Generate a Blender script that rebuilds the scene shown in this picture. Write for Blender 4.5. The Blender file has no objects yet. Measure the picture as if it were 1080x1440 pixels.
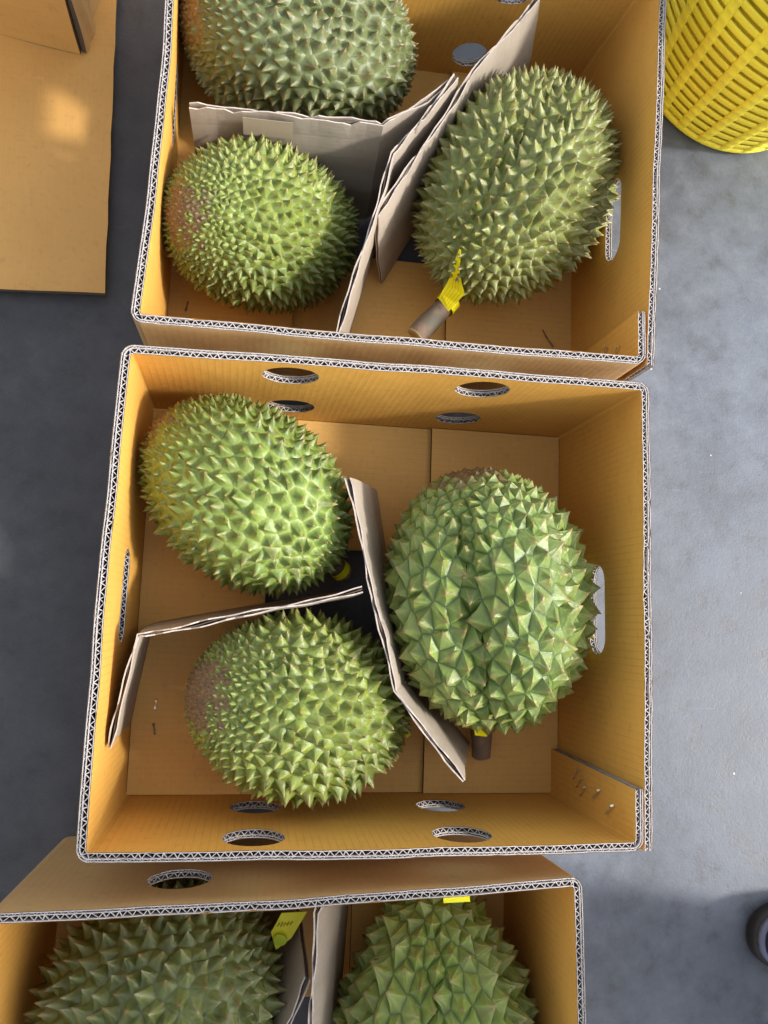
import bpy, bmesh, math, random
import numpy as np
from mathutils import Vector, Matrix
from mathutils.geometry import delaunay_2d_cdt

random.seed(7)
rng = np.random.default_rng(11)
sc = bpy.context.scene
C = sc.collection

# ------------------------------------------------------------------ camera
CAM_W = Vector((0.12488297, -0.16941834, 0.04254092))      # rotation vector
CAM_P = Vector((0.11222674, 0.19679244, 0.92273788))
F_PX = 1130.03                                             # focal length in pixels of the 1080 x 1440 picture
cam_d = bpy.data.cameras.new('camera'); cam = bpy.data.objects.new('camera', cam_d); C.objects.link(cam)
CAM_R = Matrix.Rotation(CAM_W.length, 3, CAM_W.normalized())
cam.matrix_world = Matrix.Translation(CAM_P) @ CAM_R.to_4x4()
cam_d.sensor_fit = 'VERTICAL'; cam_d.sensor_height = 36.0; cam_d.lens = 36.0 * F_PX / 1440.0
cam_d.clip_start = 0.02; cam_d.clip_end = 500
sc.camera = cam

# ------------------------------------------------------------------ light
SUN_EL = math.radians(36.0)
SUN_AZ = math.radians(10.5)          # the light comes from +x, turned a little towards -y
sun_dir = Vector((math.cos(SUN_EL) * math.cos(SUN_AZ), -math.cos(SUN_EL) * math.sin(SUN_AZ), math.sin(SUN_EL)))
world = bpy.data.worlds.new('World'); sc.world = world; world.use_nodes = True
nt = world.node_tree
sky = nt.nodes.new('ShaderNodeTexSky'); sky.sky_type = 'NISHITA'; sky.sun_disc = False
sky.sun_elevation = SUN_EL
sky.sun_rotation = math.pi / 2 - math.atan2(sun_dir.y, sun_dir.x)
sky.dust_density = 2.5; sky.ozone_density = 1.2
hz = nt.nodes.new('ShaderNodeHueSaturation'); hz.inputs['Saturation'].default_value = 0.30   # hazy, whitish sky
nt.links.new(sky.outputs[0], hz.inputs['Color']); nt.links.new(hz.outputs[0], nt.nodes['Background'].inputs[0])
nt.nodes['Background'].inputs[1].default_value = 0.15
sd = bpy.data.lights.new('sun', 'SUN'); sd.energy = 1.8; sd.angle = math.radians(5.0); sd.color = (1.0, 0.95, 0.88)
so = bpy.data.objects.new('sun', sd); C.objects.link(so); so.location = sun_dir * 5
so.rotation_euler = sun_dir.to_track_quat('Z', 'Y').to_euler()
sc.view_settings.view_transform = 'Standard'; sc.view_settings.look = 'None'
sc.view_settings.exposure = 1.17; sc.view_settings.gamma = 1.0
sc.view_settings.use_curve_mapping = False
sc.cycles.max_bounces = 8; sc.cycles.diffuse_bounces = 5

def at(px, py, z):
    """The point at height z that the photograph shows at pixel (px, py)."""
    d = CAM_R @ Vector(((px - 540) / F_PX, (720 - py) / F_PX, -1.0))
    return CAM_P + d * ((z - CAM_P.z) / d.z)
def to_px(X):
    c = CAM_R.transposed() @ (Vector(X) - CAM_P)
    return 540 + F_PX * c.x / -c.z, 720 - F_PX * c.y / -c.z

# ------------------------------------------------------------------ helpers
def link(name, me, parent=None, loc=None):
    o = bpy.data.objects.new(name, me); C.objects.link(o)
    if parent: o.parent = parent
    if loc is not None: o.location = loc
    return o
def thing(name, label, cat, loc=(0, 0, 0), group=None):
    o = link(name, None, None, loc); o.empty_display_size = 0.02
    o['label'] = label; o['category'] = cat
    if group: o['group'] = group
    return o
class MB:
    """Collects verts/faces (world coordinates) with material slots and uv."""
    def __init__(s): s.v = []; s.f = []; s.m = []; s.uv = []
    def add(s, vs, fs, m=0, uvs=None):
        o = len(s.v); s.v += [tuple(v) for v in vs]
        for f in fs:
            s.f.append(tuple(i + o for i in f)); s.m.append(m)
        s.uv += [tuple(u) for u in uvs] if uvs else [(v[0], v[1]) for v in vs]
    def box8(s, a, b, m=0):
        """hexahedron from two quads a (bottom, ccw from above) and b (top)"""
        s.add(list(a) + list(b), [(3, 2, 1, 0), (4, 5, 6, 7), (0, 1, 5, 4), (1, 2, 6, 5), (2, 3, 7, 6), (3, 0, 4, 7)], m)
    def box(s, x0, x1, y0, y1, z0, z1, m=0):
        q = [(x0, y0), (x1, y0), (x1, y1), (x0, y1)]
        s.box8([(x, y, z0) for x, y in q], [(x, y, z1) for x, y in q], m)
    def build(s, name, mats, parent=None, smooth=False, org=None):
        me = bpy.data.meshes.new(name)
        o = Vector(org) if org is not None else (parent_world(parent) if parent else Vector((0, 0, 0)))
        me.from_pydata([tuple(Vector(v) - o) for v in s.v], [], s.f)
        for m in (mats if isinstance(mats, (list, tuple)) else [mats]): me.materials.append(m)
        me.polygons.foreach_set('material_index', s.m)
        ul = me.uv_layers.new(name='UVMap')
        li = np.empty(len(me.loops), int); me.loops.foreach_get('vertex_index', li)
        ul.data.foreach_set('uv', np.array(s.uv, dtype=np.float32)[li].ravel())
        if smooth: me.polygons.foreach_set('use_smooth', [True] * len(me.polygons))
        me.update()
        return link(name, me, parent, (o - parent_world(parent)) if parent else o)
def parent_world(p):
    v = Vector((0, 0, 0))
    while p: v += p.location; p = p.parent
    return v

# ------------------------------------------------------------------ materials
def mat(name):
    m = bpy.data.materials.new(name); m.use_nodes = True
    n = m.node_tree.nodes; b = n['Principled BSDF']
    return m, m.node_tree, b
def N(t, typ, **kw):
    n = t.nodes.new(typ)
    for k, v in kw.items(): setattr(n, k, v)
    return n
def mixc(t, a, b, fac, mode='MIX'):
    n = t.nodes.new('ShaderNodeMix'); n.data_type = 'RGBA'; n.blend_type = mode
    for sock, val in ((n.inputs[6], a), (n.inputs[7], b), (n.inputs[0], fac)):
        if hasattr(val, 'is_output'): t.links.new(val, sock)
        elif isinstance(val, (int, float)): sock.default_value = val
        else: sock.default_value = (*val, 1)
    return n.outputs[2]
def ramp(t, src, stops):
    n = t.nodes.new('ShaderNodeValToRGB'); t.links.new(src, n.inputs[0])
    e = n.color_ramp.elements
    while len(e) < len(stops): e.new(0.5)
    for x, (p, c) in zip(e, stops):
        x.position = p; x.color = (c, c, c, 1) if isinstance(c, (int, float)) else (*c, 1)
    return n.outputs[0]
def noise(t, co, scale, detail=4, rough=0.55):
    n = t.nodes.new('ShaderNodeTexNoise'); n.inputs['Scale'].default_value = scale
    n.inputs['Detail'].default_value = detail; n.inputs['Roughness'].default_value = rough
    t.links.new(co, n.inputs['Vector']); return n.outputs['Fac']

def kraft(name, col, pitch=0.0068, line=0.25, rough=0.55, vary=0.20):
    m, t, b = mat(name)
    tc = N(t, 'ShaderNodeTexCoord'); oc = tc.outputs['Object']; uv = tc.outputs['UV']
    big = noise(t, oc, 7, 5, 0.6); fine = noise(t, oc, 140, 3)
    # paper fibre streaks along the machine direction
    mp = N(t, 'ShaderNodeMapping'); mp.inputs['Scale'].default_value = (25, 500, 1); t.links.new(uv, mp.inputs[0])
    fib = noise(t, mp.outputs[0], 1, 3)
    c1 = mixc(t, tuple(x * (1 - vary) for x in col), tuple(min(1, x * (1 + vary)) for x in col), big)
    c2 = mixc(t, c1, tuple(x * 0.78 for x in col), ramp(t, fine, [(0.56, 0), (0.75, 0.55)]))
    c3 = mixc(t, c2, tuple(min(1, x * 1.15) for x in col), ramp(t, fib, [(0.5, 0), (0.8, 0.5)]))
    w = N(t, 'ShaderNodeTexWave', wave_type='BANDS', bands_direction='X', wave_profile='SIN')
    w.inputs['Scale'].default_value = 2 * math.pi / (20 * pitch); w.inputs['Distortion'].default_value = 0.12
    w.inputs['Detail Scale'].default_value = 3; t.links.new(uv, w.inputs[0])
    ln = ramp(t, w.outputs['Fac'], [(0.0, 1), (0.16, 0)])
    patch = ramp(t, noise(t, oc, 18, 2), [(0.35, 0.15), (0.65, 1)])
    lm = N(t, 'ShaderNodeMath', operation='MULTIPLY'); t.links.new(ln, lm.inputs[0]); t.links.new(patch, lm.inputs[1])
    lm2 = N(t, 'ShaderNodeMath', operation='MULTIPLY'); t.links.new(lm.outputs[0], lm2.inputs[0]); lm2.inputs[1].default_value = line
    c4 = mixc(t, c3, tuple(x * 0.5 for x in col), lm2.outputs[0])
    # scuffs
    sv = noise(t, oc, 30, 8, 0.7)
    c5 = mixc(t, c4, tuple(x * 0.6 for x in col), ramp(t, sv, [(0.62, 0), (0.72, 0.35)]))
    vo = N(t, 'ShaderNodeTexVoronoi'); vo.inputs['Scale'].default_value = 30; t.links.new(oc, vo.inputs['Vector'])
    dot = ramp(t, vo.outputs['Distance'], [(0.03, 1), (0.06, 0)]); pk = ramp(t, vo.outputs['Color'], [(0.86, 0), (0.88, 0.8)])
    dm = N(t, 'ShaderNodeMath', operation='MULTIPLY'); t.links.new(dot, dm.inputs[0]); t.links.new(pk, dm.inputs[1])
    c5 = mixc(t, c5, (0.07, 0.045, 0.02), dm.outputs[0])
    sm = N(t, 'ShaderNodeMapping'); sm.inputs['Scale'].default_value = (9, 60, 9); sm.inputs['Rotation'].default_value = (0.3, 0.2, 0.7); t.links.new(oc, sm.inputs[0])
    c5 = mixc(t, c5, tuple(min(1, x * 1.25 + 0.03) for x in col), ramp(t, noise(t, sm.outputs[0], 1, 6, 0.7), [(0.64, 0), (0.72, 0.45)]))
    t.links.new(c5, b.inputs['Base Color'])
    b.inputs['Roughness'].default_value = rough; b.inputs['Specular IOR Level'].default_value = 0.35
    bp = N(t, 'ShaderNodeBump'); bp.inputs['Strength'].default_value = 0.12; bp.inputs['Distance'].default_value = 0.0004
    t.links.new(w.outputs['Fac'], bp.inputs['Height'])
    bp2 = N(t, 'ShaderNodeBump'); bp2.inputs['Strength'].default_value = 0.45; bp2.inputs['Distance'].default_value = 0.003
    t.links.new(noise(t, oc, 22, 7), bp2.inputs['Height']); t.links.new(bp.outputs[0], bp2.inputs['Normal'])
    t.links.new(bp2.outputs[0], b.inputs['Normal'])
    return m
K_IN = kraft('kraft_inside', (0.67, 0.352, 0.072), line=0.34)
K_OUT = kraft('kraft_outside', (0.50, 0.315, 0.135), line=0.15)
K_FLAP = kraft('kraft_flap', (0.69, 0.415, 0.125), line=0.16, pitch=0.0068)
K_SHEET = kraft('kraft_sheet', (0.59, 0.325, 0.095), line=0.0, rough=0.5)
K_GREY = kraft('grey_board', (0.36, 0.305, 0.245), line=0.08, rough=0.7)

def plain(name, col, rough=0.6, vary=0.15, scale=60, metallic=0.0, bump=0.0):
    m, t, b = mat(name)
    tc = N(t, 'ShaderNodeTexCoord')
    f = noise(t, tc.outputs['Object'], scale, 5)
    t.links.new(mixc(t, tuple(x * (1 - vary) for x in col), tuple(min(1, x * (1 + vary)) for x in col), f), b.inputs['Base Color'])
    b.inputs['Roughness'].default_value = rough; b.inputs['Metallic'].default_value = metallic
    if bump:
        bp = N(t, 'ShaderNodeBump'); bp.inputs['Strength'].default_value = 0.6; bp.inputs['Distance'].default_value = bump
        t.links.new(f, bp.inputs['Height']); t.links.new(bp.outputs[0], b.inputs['Normal'])
    return m
PAPER = plain('board_edge_paper', (0.51, 0.465, 0.445), 0.8, 0.22, 250)
FLUTE = plain('shaded_flute_paper', (0.17, 0.145, 0.125), 0.85, 0.25, 300)  # grey-brown paper, colour lowered so the flute gaps look shaded
DIV_EDGE = plain('torn_board_edge', (0.50, 0.43, 0.38), 0.85, 0.3, 250)
EDGE_DARK = plain('board_edge_brown', (0.10, 0.07, 0.045), 0.85, 0.5, 300)
STEEL = plain('staple_steel', (0.72, 0.66, 0.56), 0.3, 0.1, 200, metallic=0.9)
STEEL_D = plain('tarnished_staple', (0.16, 0.13, 0.10), 0.5, 0.3, 200, metallic=0.6)
TAPE = plain('beige_tape', (0.36, 0.29, 0.21), 0.35, 0.1, 80)
YELLOW_TAG = plain('yellow_paper', (0.93, 0.88, 0.004), 0.5, 0.05, 60)
LIME_TAG = plain('yellow_green_paper', (0.74, 0.70, 0.02), 0.5, 0.08, 60)
GREEN_DOT = plain('green_sticker', (0.46, 0.56, 0.03), 0.45, 0.06, 60)
INK = plain('orange_ink', (0.72, 0.52, 0.005), 0.6, 0.1, 60)
INK_D = plain('brown_ink', (0.22, 0.09, 0.02), 0.6, 0.1, 60)
WHITE_P = plain('white_paper', (0.75, 0.76, 0.74), 0.6, 0.05, 60)
BASKET = plain('yellow_plastic', (0.86, 0.74, 0.04), 0.45, 0.16, 18)

def bark():
    m, t, b = mat('stem_bark')
    tc = N(t, 'ShaderNodeTexCoord'); oc = tc.outputs['Object']
    f = noise(t, oc, 110, 6, 0.65); g = noise(t, oc, 35, 3)
    c = mixc(t, (0.10, 0.062, 0.04), (0.30, 0.21, 0.155), f)
    c = mixc(t, c, (0.12, 0.12, 0.085), ramp(t, g, [(0.5, 0), (0.7, 0.8)]))
    t.links.new(c, b.inputs['Base Color']); b.inputs['Roughness'].default_value = 0.7
    bp = N(t, 'ShaderNodeBump'); bp.inputs['Distance'].default_value = 0.001; bp.inputs['Strength'].default_value = 0.7
    t.links.new(f, bp.inputs['Height']); t.links.new(bp.outputs[0], b.inputs['Normal'])
    return m
BARK = bark()
CUT = plain('cut_stem_wood', (0.42, 0.30, 0.12), 0.7, 0.3, 180)

def rind():
    m, t, b = mat('durian_rind')
    a = N(t, 'ShaderNodeAttribute'); a.attribute_name = 'Col'
    tc = N(t, 'ShaderNodeTexCoord'); ge = N(t, 'ShaderNodeNewGeometry')
    pos = ge.outputs['Position']
    f = noise(t, pos, 260, 4, 0.65); g = noise(t, pos, 700, 2)
    c = mixc(t, a.outputs['Color'], (0.75, 0.72, 0.6), ramp(t, f, [(0.3, 0.45), (0.7, 0.0)]), 'MULTIPLY')
    c = mixc(t, c, (0.22, 0.15, 0.06), ramp(t, noise(t, pos, 130, 7, 0.75), [(0.60, 0), (0.68, 0.65)]))
    t.links.new(c, b.inputs['Base Color'])
    t.links.new(ramp(t, f, [(0.3, 0.30), (0.75, 0.52)]), b.inputs['Roughness'])
    b.inputs['Specular IOR Level'].default_value = 0.5
    bp = N(t, 'ShaderNodeBump'); bp.inputs['Distance'].default_value = 0.0011; bp.inputs['Strength'].default_value = 0.6
    t.links.new(f, bp.inputs['Height'])
    t.links.new(bp.outputs[0], b.inputs['Normal'])
    return m
RIND = rind()

def concrete():
    m, t, b = mat('grey_concrete')
    tc = N(t, 'ShaderNodeTexCoord'); oc = tc.outputs['Object']
    n1 = noise(t, oc, 4, 6, 0.6); n2 = noise(t, oc, 28, 8, 0.7); n3 = noise(t, oc, 320, 3, 0.7)
    c = mixc(t, (0.066, 0.077, 0.099), (0.118, 0.136, 0.170), ramp(t, n1, [(0.3, 0), (0.7, 1)]))
    c = mixc(t, c, (0.155, 0.175, 0.205), ramp(t, n2, [(0.5, 0), (0.72, 0.55)]))
    c = mixc(t, c, (0.05, 0.053, 0.058), ramp(t, n2, [(0.30, 0.75), (0.48, 0.0)]))
    c = mixc(t, c, (0.065, 0.07, 0.078), ramp(t, n3, [(0.55, 0), (0.8, 0.5)]))
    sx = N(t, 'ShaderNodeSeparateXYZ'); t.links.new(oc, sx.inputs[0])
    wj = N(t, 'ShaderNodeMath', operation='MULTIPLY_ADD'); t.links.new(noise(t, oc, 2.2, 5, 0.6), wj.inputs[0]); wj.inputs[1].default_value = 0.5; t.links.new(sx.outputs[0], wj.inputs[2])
    c = mixc(t, mixc(t, c, (0.54, 0.46, 0.40), 1.0, 'MULTIPLY'), c, ramp(t, wj.outputs[0], [(0.35, 0), (0.62, 1)]))  # left part darkened: shade beside the boxes put into the floor colour
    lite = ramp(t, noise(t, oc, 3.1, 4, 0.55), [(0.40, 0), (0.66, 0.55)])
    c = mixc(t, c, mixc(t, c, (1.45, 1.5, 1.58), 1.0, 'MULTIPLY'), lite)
    g9 = noise(t, oc, 900, 2, 0.8)
    c = mixc(t, c, (0.035, 0.037, 0.04), ramp(t, g9, [(0.62, 0), (0.72, 0.7)]))
    c = mixc(t, c, (0.30, 0.31, 0.33), ramp(t, g9, [(0.26, 0.6), (0.36, 0.0)]))
    v = N(t, 'ShaderNodeTexVoronoi'); v.inputs['Scale'].default_value = 46; t.links.new(oc, v.inputs['Vector'])
    sp = ramp(t, v.outputs['Distance'], [(0.045, 1), (0.075, 0)])
    pick = ramp(t, v.outputs['Color'], [(0.78, 0), (0.82, 1)])
    ml = N(t, 'ShaderNodeMath', operation='MULTIPLY'); t.links.new(sp, ml.inputs[0]); t.links.new(pick, ml.inputs[1])
    c = mixc(t, c, (0.5, 0.5, 0.5), ml.outputs[0])
    mp = N(t, 'ShaderNodeMapping'); mp.inputs['Scale'].default_value = (6, 90, 1); mp.inputs['Rotation'].default_value = (0, 0, 0.9)
    t.links.new(oc, mp.inputs[0])
    c = mixc(t, c, (0.21, 0.22, 0.235), ramp(t, noise(t, mp.outputs[0], 1, 6, 0.7), [(0.66, 0), (0.74, 0.5)]))
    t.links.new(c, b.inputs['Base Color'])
    t.links.new(ramp(t, n2, [(0.3, 0.42), (0.7, 0.62)]), b.inputs['Roughness'])
    bp = N(t, 'ShaderNodeBump'); bp.inputs['Distance'].default_value = 0.0008; bp.inputs['Strength'].default_value = 0.35
    t.links.new(n3, bp.inputs['Height'])
    bp2 = N(t, 'ShaderNodeBump'); bp2.inputs['Distance'].default_value = 0.002; bp2.inputs['Strength'].default_value = 0.3
    t.links.new(n2, bp2.inputs['Height']); t.links.new(bp.outputs[0], bp2.inputs['Normal'])
    t.links.new(bp2.outputs[0], b.inputs['Normal'])
    return m

# ------------------------------------------------------------------ ground
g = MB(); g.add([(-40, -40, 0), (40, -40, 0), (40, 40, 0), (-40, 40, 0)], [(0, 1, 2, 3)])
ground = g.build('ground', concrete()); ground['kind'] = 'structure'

# ------------------------------------------------------------------ corrugated boxes
T = 0.0082          # double-wall board
H = 0.216
LIN = 0.0006        # liner paper as it shows on the cut edge
MIDD = 0.0054       # middle liner, measured from the inner face
DEPTH = 0.007

class Wall:
    """A board panel of a box: straight from a to b (inner face, base and rim), optional rounded corner at its end."""
    def __init__(s, ab, bb, ar, br, n, n_next=None, r=0.0028, bow=0.0, seed=0):
        s.ab, s.bb, s.ar, s.br = map(lambda q: Vector(q).to_2d(), (ab, bb, ar, br))
        s.n = Vector(n); s.nn = Vector(n_next) if n_next else None; s.r = r; s.bow = bow
        s.L = (s.bb - s.ab).length; s.Ls = s.L - (r if n_next else 0)
        s.arc = (r + T / 2) * math.pi / 2 if n_next else 0
        s.total = s.Ls + s.arc; s.ph = random.random() * 6
    def p(s, u, z, d):
        v = z / H
        a = s.ab.lerp(s.ar, v); b = s.bb.lerp(s.br, v)
        dr = (b - a).normalized(); nn = Vector((dr.y, -dr.x))
        if nn.dot(s.n) < 0: nn = -nn
        if u <= s.Ls:
            k = u / s.L
            w = math.sin(math.pi * min(1, k * s.L / s.Ls)) * s.bow * v + (0.0005 * math.sin(u * 37 + s.ph) + 0.0002 * math.sin(u * 83 + 2 * s.ph)) * v * math.sin(math.pi * k)
            q = a.lerp(b, k) + nn * (d + w)
        else:
            th = (u - s.Ls) / s.arc * math.pi / 2
            c = b - nn * s.r - dr * s.r
            q = c + (nn * math.cos(th) + dr * math.sin(th)) * (s.r + d)
        return (q.x, q.y, z)

def circle_hole(u, z, r, n=28, sq=1.0):
    return [(u + r * math.cos(2 * math.pi * i / n), z + sq * r * math.sin(2 * math.pi * i / n)) for i in range(n)]
def slot_hole(u, z, half, r, n=10):
    pts = []
    for i in range(n + 1): th = -math.pi / 2 + math.pi * i / n; pts.append((u + half - r + r * math.cos(th), z + r * math.sin(th)))
    for i in range(n + 1): th = math.pi / 2 + math.pi * i / n; pts.append((u - half + r + r * math.cos(th), z + r * math.sin(th)))
    return pts
def inside(pt, poly):
    x, y = pt; c = False; j = len(poly) - 1
    for i in range(len(poly)):
        (xi, yi), (xj, yj) = poly[i], poly[j]
        if (yi > y) != (yj > y) and x < (xj - xi) * (y - yi) / (yj - yi) + xi: c = not c
        j = i
    return c

def sheet(mb, w, d, holes, m, flip, z0=0.0, z1=H, top_wobble=None):
    us = list(np.linspace(0, w.Ls, max(3, int(w.Ls / 0.009))))
    if w.arc: us += list(np.linspace(w.Ls, w.total, 7))[1:]
    zs = np.linspace(z0, z1, 7)
    pts = []; 
    for i, u in enumerate(us):
        for j, z in enumerate(zs):
            edge = i in (0, len(us) - 1) or j in (0, len(zs) - 1)
            q = Vector((u, z))
            near = any(min((q - Vector(h)).length for h in hl) < 0.004 or inside((u, z), hl) for hl in holes)
            if edge or not near: pts.append(q)
    edges = []
    for hl in holes:
        o = len(pts); pts += [Vector(h) for h in hl]
        edges += [(o + i, o + (i + 1) % len(hl)) for i in range(len(hl))]
    vo, eo, fo, _, _, _ = delaunay_2d_cdt(pts, edges, [], 0, 1e-6)
    fs = []
    for f in fo:
        c = sum((vo[i] for i in f), Vector((0, 0))) / len(f)
        if not any(inside(c, hl) for hl in holes): fs.append(tuple(reversed(f)) if flip else tuple(f))
    mb.add([w.p(min(q.x, w.total), q.y, d) for q in vo], fs, m, [(q.x, q.y) for q in vo])

def edge_band(mb, w, path, nrm, closed, rows=((0.0010, 0.0053, 0.0068, 0), (0.0055, 0.0072, 0.0052, 0.3)), lines=(0.0005, MIDD - 0.0004, T - LIN - 0.0005)):
    """Cut edge of the board along PATH in (u, z); NRM(i) points into the board. Liners (slot 0) and flutes (slot 1)."""
    n = len(path)
    idx = list(range(n)) + ([0] if closed else [])
    for d0 in lines:
        vs = []; fs = []
        for i in idx:
            (u, z), (nu, nz) = path[i], nrm[i]
            wob = 0.0003 * math.sin(i * 1.7 + d0 * 900) + random.uniform(-1, 1) * 0.0003 + (random.uniform(0.0008, 0.002) if random.random() < 0.03 else 0)
            q0 = (u + nu * wob, z + nz * wob)
            for dd, k in ((d0, 0), (d0 + LIN, 0), (d0 + LIN, DEPTH), (d0, DEPTH)):
                vs.append(w.p(max(0, min(w.total, q0[0] + nu * k)), q0[1] + nz * k, dd))
        for i in range(len(idx) - 1):
            a, b = 4 * i, 4 * i + 4
            for k in range(4): fs.append((a + k, b + k, b + (k + 1) % 4, a + (k + 1) % 4))
        mb.add(vs, fs, 0)
    # cumulative length
    cum = [0]
    for i in range(len(idx) - 1):
        a, b = path[idx[i]], path[idx[i + 1]]; cum.append(cum[-1] + math.hypot(b[0] - a[0], b[1] - a[1]))
    tot = cum[-1]
    def sample(s):
        s = max(0, min(tot, s)); k = 0
        lo, hi = 0, len(cum) - 1
        while hi - lo > 1:
            md = (lo + hi) // 2
            if cum[md] <= s: lo = md
            else: hi = md
        f = (s - cum[lo]) / max(1e-9, cum[hi] - cum[lo])
        a, b = path[idx[lo]], path[idx[hi]]; na, nb = nrm[idx[lo]], nrm[idx[hi]]
        return (a[0] + (b[0] - a[0]) * f, a[1] + (b[1] - a[1]) * f), (na[0] + (nb[0] - na[0]) * f, na[1] + (nb[1] - na[1]) * f)
    th = 0.00045
    for da, db, pitch, off in rows:
        k = max(2, int(tot / (pitch / 2)))
        st = [tot * i / k for i in range(k + 1)]
        vs = []; fs = []; tops = []; crush = 0; cd = 0
        for i, s0 in enumerate(st):
            if crush <= 0 and random.random() < 0.025: crush = random.randint(2, 7); cd = random.uniform(0.0008, 0.003)
            crush -= 1
            jit = random.uniform(-0.2, 0.2) * pitch
            dd = (da + 0.0001) if i % 2 == 0 else (db - 0.0001)
            sink = 0.0003 + random.uniform(0, 0.0010) + (cd if crush > 0 else 0)
            dd += random.uniform(-1, 1) * 0.00018
            for ds, kk in ((-th, sink), (th, sink), (th, DEPTH), (-th, DEPTH)):
                (u, z), (nu, nz) = sample(s0 + jit + ds)
                vs.append(w.p(max(0, min(w.total, u + nu * kk)), z + nz * kk, dd))
        for i in range(k):
            a, b = 4 * i, 4 * i + 4
            tops.append((a, b, b + 1, a + 1)); fs += [(a + 1, b + 1, b + 2, a + 2), (a + 3, b + 3, b, a)]
        mb.add(vs, tops, 0); mb.add(vs, fs, 1)

def build_wall(parent, name, w, holes=(), free_start=False, free_end=False, label=None):
    mb = MB()
    sheet(mb, w, 0.0, holes, 0, False); sheet(mb, w, T, holes, 1, True)
    o = mb.build(name, [K_IN, K_OUT], parent)
    if label: o['label'] = label
    e = MB()
    us = list(np.arange(0, w.Ls, 0.006)) + ([w.Ls] if not w.arc else list(np.linspace(w.Ls, w.total, 8)))
    edge_band(e, w, [(u, H) for u in us], [(0, -1)] * len(us), False)
    e.build('fluted_rim', [PAPER, FLUTE], o)
    if free_start or free_end:
        e = MB()
        for fl, u, nu in ((free_start, 0.0, 1), (free_end, w.total, -1)):
            if fl:
                zs = list(np.linspace(0, H, 14)); edge_band(e, w, [(u, z) for z in zs], [(nu, 0)] * len(zs), False)
        e.build('fluted_end', [PAPER, FLUTE], o)
    for hl in holes:
        e = MB(); n = len(hl); c = (sum(h[0] for h in hl) / n, sum(h[1] for h in hl) / n)
        nr = []
        for i in range(n):
            a, b = hl[i - 1], hl[(i + 1) % n]; t = Vector((b[0] - a[0], b[1] - a[1])).normalized(); nv = Vector((t.y, -t.x))
            if nv.dot(Vector((hl[i][0] - c[0], hl[i][1] - c[1]))) < 0: nv = -nv
            nr.append((nv.x, nv.y))
        edge_band(e, w, list(hl), nr, True)
        e.build('vent_edge' if n == 28 else 'handhole_edge', [PAPER, FLUTE], o)
    return o

def panel(mb, x0, x1, y0, y1, z0, z1, m_top=0, m_edge=1, warp=0.0):
    n = 8
    vs = []; uv = []
    for zz in (z1, z0):
        for i in range(n + 1):
            for j in range(n + 1):
                x = x0 + (x1 - x0) * i / n; y = y0 + (y1 - y0) * j / n
                vs.append((x, y, zz + warp * math.sin(3.1 * i / n + 0.4) * math.sin(2.7 * j / n + .3))); uv.append((y, x))
    k = (n + 1) ** 2; top = []; bot = []; side = []
    I = lambda i, j: i * (n + 1) + j
    for i in range(n):
        for j in range(n):
            top.append((I(i, j), I(i + 1, j), I(i + 1, j + 1), I(i, j + 1))); bot.append(tuple(k + q for q in reversed(top[-1])))
    for i in range(n):
        for a, b in ((I(i, 0), I(i + 1, 0)), (I(i + 1, n), I(i, n)), (I(0, i + 1), I(0, i)), (I(n, i), I(n, i + 1))):
            side.append((a, a + k, b + k, b))
    mb.add(vs, top + bot, m_top, uv); o = len(mb.v)
    mb.add(vs, side, m_edge, uv)

def staple(parent, p, ang, size=0.012, m=STEEL, tilt=None):
    """A flat wire stitch lying on a surface; p world point, ang in the surface, tilt = surface frame (ex, ey, n)."""
    ex, ey, nz = tilt or (Vector((1, 0, 0)), Vector((0, 1, 0)), Vector((0, 0, 1)))
    dx = ex * math.cos(ang) + ey * math.sin(ang); dy = ex * -math.sin(ang) + ey * math.cos(ang)
    mb = MB(); P = Vector(p)
    prof = [(-0.5, 0.0), (-0.46, 0.14), (-0.2, 0.10), (0.0, 0.02), (0.16, 0.10), (0.4, 0.15), (0.5, 0.02)]
    w = 0.0007; vs = []; fs = []
    for a, h in prof:
        c = P + dx * a * size + nz * (h * size + 0.0004)
        for sy, sz in ((-1, -1), (1, -1), (1, 1), (-1, 1)): vs.append(c + dy * w * sy * (1.5 if abs(a) > .3 else 1) + nz * w * 0.6 * sz)
    for i in range(len(prof) - 1):
        for k in range(4): fs.append((4 * i + k, 4 * i + (k + 1) % 4, 4 * i + 4 + (k + 1) % 4, 4 * i + 4 + k))
    fs += [(3, 2, 1, 0), tuple(4 * len(prof) - 4 + k for k in range(4))]
    mb.add(vs, fs); return mb.build('staple', m, parent, org=P)

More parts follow.
